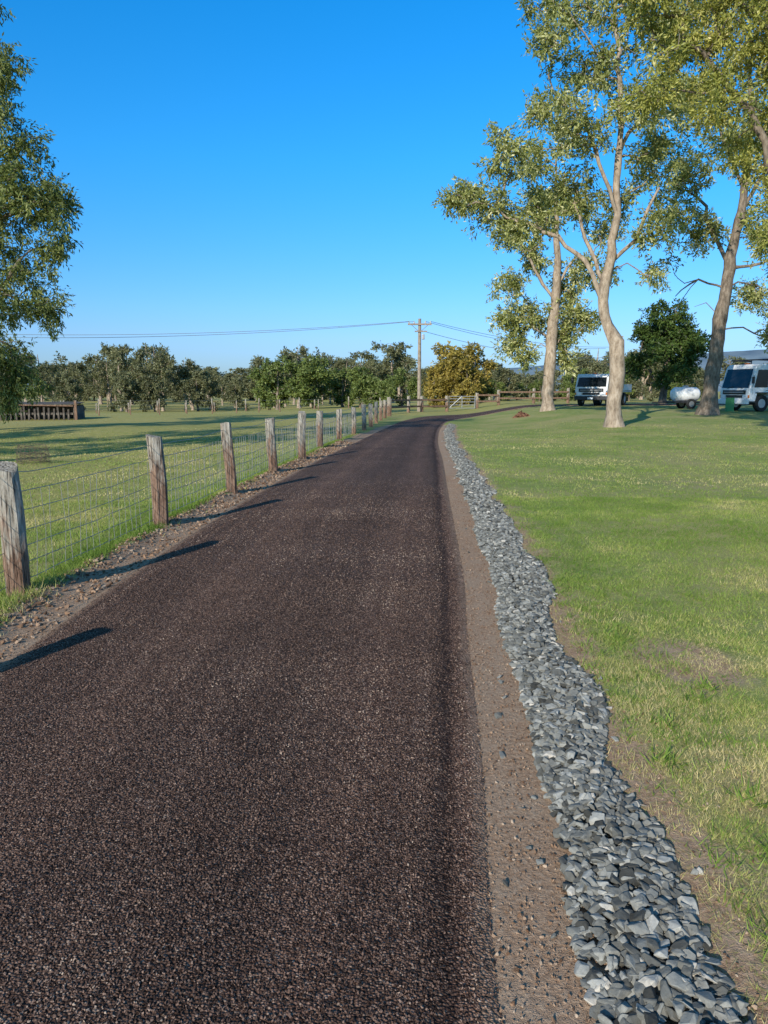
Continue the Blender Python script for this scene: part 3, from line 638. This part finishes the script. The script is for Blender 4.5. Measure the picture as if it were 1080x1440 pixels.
# ---------------------------------------------------------------- old stockyard, wire coil, dirt mound
sy=empty('timber_stockyard',(-20.4,45.5,tz(-20.4,45.5)-.05),.10)
for i in range(15):
    hh_=.80+random.uniform(-.12,.10); box('slat_%d'%i,.10,.05,hh_,(-2.0+i*.27+random.uniform(-.06,.06),random.uniform(-.03,.03),hh_/2),sy,M_timber,.008,0,0,random.uniform(-.09,.09))
box('top_plate',4.2,.12,.07,(0,0,.92),sy,M_post,.01,0,0,.02); box('mid_rail',4.1,.06,.13,(0,.09,.42),sy,M_timber,.01)
for k in range(5): box('roof_board_%d'%k,4.3,.42,.03,(0,.28+k*.44,.98+k*.02),sy,M_timber,.004,0,.05)
box('back_wall',4.1,.05,.9,(0,2.3,.45),sy,M_timber,.01); box('end_wall_1',.05,2.2,.85,(-2.08,1.2,.43),sy,M_timber,.01); box('end_wall_2',.05,2.2,.85,(2.08,1.2,.43),sy,M_timber,.01)
for i,xx in enumerate((-2.2,2.25)): box('yard_post_%d'%i,.15,.15,1.2,(xx,-.05,.6),sy,M_post,.015)
coil=empty('wire_coil',(-8.5,18.6,tz(-8.5,18.6)))
cp=[]
for i in range(20):
    r_=.36+random.uniform(-.08,.05); hz=random.uniform(.02,.40); a=np.linspace(0,2*np.pi,24); tl=random.uniform(-.12,.12)
    cp.append(np.stack([np.cos(a)*r_,np.sin(a)*r_,hz+np.sin(a+i)*tl],-1))
for i in range(18):
    a=i/18*2*math.pi; cp.append(np.array([[math.cos(a)*.36,math.sin(a)*.36,0],[math.cos(a+.1)*.37,math.sin(a+.1)*.37,.22],[math.cos(a)*.30,math.sin(a)*.30,.44]]))
tubes('coil_strands',cp,.0035,flat('rusty_wire',(.14,.10,.07),.8),coil)
n=220; aa=rng.random(n)*6.28; rr=rng.random(n)**.6*.42
x=7.35+np.cos(aa)*rr; y=41.5+np.sin(aa)*rr; z=T(x,y)+np.maximum(0,.34*(1-(rr/.45)))*rng.random(n)**.5
M_red=NB('red_earth'); M_red.bsdf(M_red.ramp(M_red.attr('rnd'),[(0,(.09,.04,.022)),(1,(.27,.14,.09))]),.95,None,.1)
scatter('dirt_mound',rocks[:8],np.stack([x,y,z],-1),.04+.05*rng.random(n),rng.random(n),1,M_red.m)
# ---------------------------------------------------------------- trucks
def wheel(name,x,y,z,r,w,parent):
    bm=bmesh.new(); 
    rings=[(r*.55,-w/2+.03),(r*.62,-w/2),(r*.93,-w/2),(r,-w/2+.04),(r,w/2-.04),(r*.93,w/2),(r*.62,w/2),(r*.55,w/2-.03)]
    nseg=24; rr=[]
    for (q,o_) in rings: rr.append([bm.verts.new((o_,math.cos(2*math.pi*k/nseg)*q,math.sin(2*math.pi*k/nseg)*q)) for k in range(nseg)])
    for i in range(len(rr)-1):
        for k in range(nseg): bm.faces.new((rr[i][k],rr[i][(k+1)%nseg],rr[i+1][(k+1)%nseg],rr[i+1][k]))
    for idx_ in (0,-1):
        f=bm.faces.new(rr[idx_]); f.material_index=1
    me=bpy.data.meshes.new(name); bm.to_mesh(me); bm.free(); me.materials.append(M_tyre); me.materials.append(M_steel)
    o=bpy.data.objects.new(name,me); COL.objects.link(o); o.location=(x,y,z); o.parent=parent
def poly(name,pts,parent,mat):
    me=bpy.data.meshes.new(name); me.from_pydata(pts,[],[list(range(len(pts)))]); me.materials.append(mat); o=bpy.data.objects.new(name,me); COL.objects.link(o); o.parent=parent; return o
def truck(loc,rz,H=2.3,W=2.15,body='tray'):
    t=empty('parked_truck',loc,rz); hw=W/2
    prof=[(.04,.48),(0,.95),(.03,1.22),(.34,H-.16),(.50,H),(1.55,H),(1.70,H-.12),(1.72,.62),(1.35,.55),(1.25,.95),(.55,.95),(.42,.5)]
    bm=bmesh.new(); A_=[bm.verts.new((-hw,y,z)) for y,z in prof]; B_=[bm.verts.new((hw,y,z)) for y,z in prof]
    bm.faces.new(A_[::-1]); bm.faces.new(B_)
    for i in range(len(prof)): j=(i+1)%len(prof); bm.faces.new((A_[i],A_[j],B_[j],B_[i]))
    bmesh.ops.recalc_face_normals(bm,faces=bm.faces[:])
    me=bpy.data.meshes.new('cab'); bm.to_mesh(me); bm.free(); me.materials.append(M_white)
    o=bpy.data.objects.new('cab',me); COL.objects.link(o); o.parent=t; bv=o.modifiers.new('b','BEVEL'); bv.width=.05; bv.segments=3; bv.limit_method='ANGLE'
    n_=Vector((0,-(H-.16-1.22),.31)).normalized()*.008
    def fp(x,f): return (x+n_.x,.03+.31*f+n_.y,1.22+(H-.16-1.22)*f+n_.z)
    poly('windscreen',[fp(-hw+.10,.02),fp(hw-.10,.02),fp(hw-.15,.92),fp(-hw+.15,.92)],t,M_glass)
    for s in (-1,1):
        x_=s*(hw+.006); poly('door_window_%d'%(s+2),[(x_,.30,1.27),(x_,1.18,1.27),(x_,1.18,H-.30),(x_,.50,H-.30)],t,M_glass)
        for yy_ in (.22,1.32): box('door_gap_%d_%d'%(s+2,int(yy_*100)),.006,.014,.95,(s*(hw+.001),yy_,1.35),t,M_black)
        box('handle_%d'%(s+2),.03,.14,.03,(s*(hw+.015),1.15,1.12),t,M_black,.006)
        box('step_%d'%(s+2),.10,.38,.10,(s*(hw-.02),.22,.50),t,M_black,.02)
        box('headlight_%d'%(s+2),.34,.05,.17,(s*(hw-.27),.0,.80),t,M_lamp,.015); box('indicator_%d'%(s+2),.09,.05,.15,(s*(hw-.05),.02,.80),t,M_orange,.01)
        tubes('mirror_arm_%d'%(s+2),[np.array([[s*hw,.2,1.9],[s*(hw+.2),.05,1.9],[s*(hw+.2),.05,1.4],[s*hw,.15,1.3]])],.014,M_black,t)
        box('mirror_%d'%(s+2),.17,.06,.36,(s*(hw+.2),.03,1.65),t,M_black,.02)
        box('guard_%d'%(s+2),.12,1.0,.06,(s*(hw-.02),.9,.99),t,M_black,.02)
        wheel('front_wheel_%d'%(s+2),s*(hw-.14),.9,.43,.43,.26,t); wheel('rear_wheel_%d'%(s+2),s*(hw-.22),4.3,.43,.43,.45,t)
        box('chassis_%d'%(s+2),.09,5.0,.2,(s*.38,3.1,.66),t,M_black,.01)
        box('wiper_%d'%(s+2),.5,.015,.02,(s*.35,.02,1.27),t,M_black,0,0,0,s*.25)
    box('grille',W-.5,.04,.22,(0,-.012,1.02),t,M_black,.015); box('grille_bar',W-.7,.03,.04,(0,-.04,1.02),t,M_steel,.01)
    box('lower_grille',W-1.0,.04,.14,(0,-.002,.80),t,M_black,.01)
    box('bumper',W,.16,.26,(0,-.03,.52),t,M_white if body!='tray' else M_black,.04); box('number_plate',.36,.01,.12,(0,-.118,.50),t,M_lamp)
    box('roof_light',.3,.16,.08,(0,.75,H+.05),t,M_orange,.02)
    box('fuel_tank',.45,.9,.38,(-hw+.3,2.4,.58),t,M_steel,.06); box('rear_axle',W-.5,.14,.14,(0,4.3,.42),t,M_black,.02); box('front_axle',W-.5,.12,.12,(0,.9,.42),t,M_black,.02)
    if body=='tray':
        box('tray_floor',W+.1,3.9,.12,(0,3.8,.95),t,M_steel,.01); box('headboard',W+.1,.08,.9,(0,1.87,1.45),t,M_white,.01)
        for s in (-1,1): box('side_board_%d'%(s+2),.05,3.8,.4,(s*(W/2+.02),3.85,1.22),t,M_white,.01)
        box('toolbox',1.9,.7,.75,(0,2.4,1.4),t,M_white,.02); box('sprayer_tank',1.3,1.7,.8,(0,4.1,1.42),t,M_white,.2)
    else:
        box('tipper_floor',W+.1,4.1,.12,(0,3.95,.95),t,M_steel,.01); box('tipper_front',W+.1,.1,1.35,(0,1.9,1.66),t,M_white,.02)
        for s in (-1,1):
            box('tipper_side_%d'%(s+2),.07,4.0,.95,(s*(W/2+.02),3.96,1.5),t,M_white,.015)
            for k in range(6): box('rib_%d_%d'%(s+2,k),.07,.09,.93,(s*(W/2+.09),2.2+k*.7,1.5),t,M_steel,.01)
        tubes('hoist_frame',[np.array([[-.9,1.82,1.0],[-.9,1.82,2.8],[.9,1.82,2.8],[.9,1.82,1.0]]),np.array([[-.9,1.82,2.7],[-.9,.5,2.72],[.9,.5,2.72],[.9,1.82,2.7]])],.035,M_black,t)
        box('air_intake',.3,.25,1.1,(hw-.2,1.85,1.9),t,M_black,.03)
    return t
truck((13.3,50,tz(13.4,50.5)),math.radians(-32),2.05,2.1,'tray')
truck((18.95,42.1,tz(20,42.3)),math.radians(-73),2.5,2.2,'tipper')
tk=empty('tank_trailer',(17.9,46,tz(17.9,46)),.15)
V,F=tube([(-.95,0,.85),(-.9,0,.85),(-.75,0,.85),(.55,0,.85),(.7,0,.85),(.75,0,.85)],.42,20)
for ri,sc_ in ((0,.35),(1,.7),(2,1),(3,1),(4,.75),(5,.35)):
    V[ri*20:(ri+1)*20,1:]=(V[ri*20:(ri+1)*20,1:]-np.array([0,.85]))*sc_+np.array([0,.85])
make_mesh('tank',V,F,[M_white],smooth=True,parent=tk)
for xx in (-.95,.75): poly('tank_cap_%d'%int(xx*100),[(xx,math.cos(a)*.147,.85+math.sin(a)*.147) for a in np.linspace(0,2*np.pi,12,endpoint=False)],tk,M_white)
box('trailer_frame',2.2,1.0,.1,(-.1,0,.40),tk,M_black,.01); box('drawbar',1.1,.08,.08,(-1.6,0,.38),tk,M_black,.01); box('tank_hatch',.25,.25,.12,(-.1,0,1.3),tk,M_steel,.02)
for s in (-1,1):
    q=empty('wheel_mount_%d'%(s+2)); q.parent=tk; q.rotation_euler=(0,0,math.pi/2); wheel('trailer_wheel_%d'%(s+2),s*.55,0,.3,.3,.18,q)
box('green_board',.45,.06,.75,(18.4,41.3,tz(18.4,41.3)+.36),None,M_green,.01).name='green_board'
# ---------------------------------------------------------------- light, sky, camera
el=math.radians(23.5); az=math.radians(28)
d=Vector((math.sin(az)*math.cos(el),math.cos(az)*math.cos(el),-math.sin(el)))
L=bpy.data.lights.new('sun','SUN'); L.energy=5.0; L.angle=math.radians(.5); L.color=(1,.935,.82)
lo=bpy.data.objects.new('sun',L); COL.objects.link(lo); lo.rotation_euler=d.to_track_quat('-Z','Y').to_euler(); lo.location=(-20,-40,30)
wd=bpy.data.worlds.new('World'); scene.world=wd; wd.use_nodes=True; nt=wd.node_tree; nt.nodes.clear()
sk=nt.nodes.new('ShaderNodeTexSky'); sk.sky_type='NISHITA'; sk.sun_disc=False; sk.sun_elevation=el; sk.sun_rotation=math.radians(208)
sk.air_density=1.2; sk.dust_density=.3; sk.ozone_density=2.5
hs=nt.nodes.new('ShaderNodeHueSaturation'); hs.inputs['Saturation'].default_value=1.25
tc=nt.nodes.new('ShaderNodeTexCoord'); sp=nt.nodes.new('ShaderNodeSeparateXYZ'); nt.links.new(tc.outputs['Generated'],sp.inputs[0])
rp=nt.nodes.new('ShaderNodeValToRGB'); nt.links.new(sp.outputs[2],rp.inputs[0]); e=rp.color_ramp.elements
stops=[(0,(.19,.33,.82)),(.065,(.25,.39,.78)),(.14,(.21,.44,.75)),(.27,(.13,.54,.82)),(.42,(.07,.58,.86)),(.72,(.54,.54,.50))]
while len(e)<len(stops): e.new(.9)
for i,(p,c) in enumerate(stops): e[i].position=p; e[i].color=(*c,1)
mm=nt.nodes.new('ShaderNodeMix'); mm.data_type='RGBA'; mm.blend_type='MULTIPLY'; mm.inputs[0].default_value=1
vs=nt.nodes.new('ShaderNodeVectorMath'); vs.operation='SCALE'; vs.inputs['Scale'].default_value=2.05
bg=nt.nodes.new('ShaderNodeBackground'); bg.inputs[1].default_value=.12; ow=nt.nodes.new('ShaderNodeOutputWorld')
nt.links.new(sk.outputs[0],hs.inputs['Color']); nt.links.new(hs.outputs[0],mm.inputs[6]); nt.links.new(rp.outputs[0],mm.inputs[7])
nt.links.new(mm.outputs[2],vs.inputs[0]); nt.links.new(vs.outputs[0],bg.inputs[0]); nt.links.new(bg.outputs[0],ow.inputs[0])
cam=bpy.data.cameras.new('camera'); co=bpy.data.objects.new('camera',cam); COL.objects.link(co)
cam.sensor_fit='VERTICAL'; cam.sensor_height=24; cam.lens=24*1081/1440; cam.clip_end=20000; cam.clip_start=.05
co.location=(0,0,1.65); co.rotation_euler=(math.radians(90-8.94),0,0); scene.camera=co
scene.view_settings.view_transform='Standard'; scene.view_settings.look='None'; scene.view_settings.exposure=0
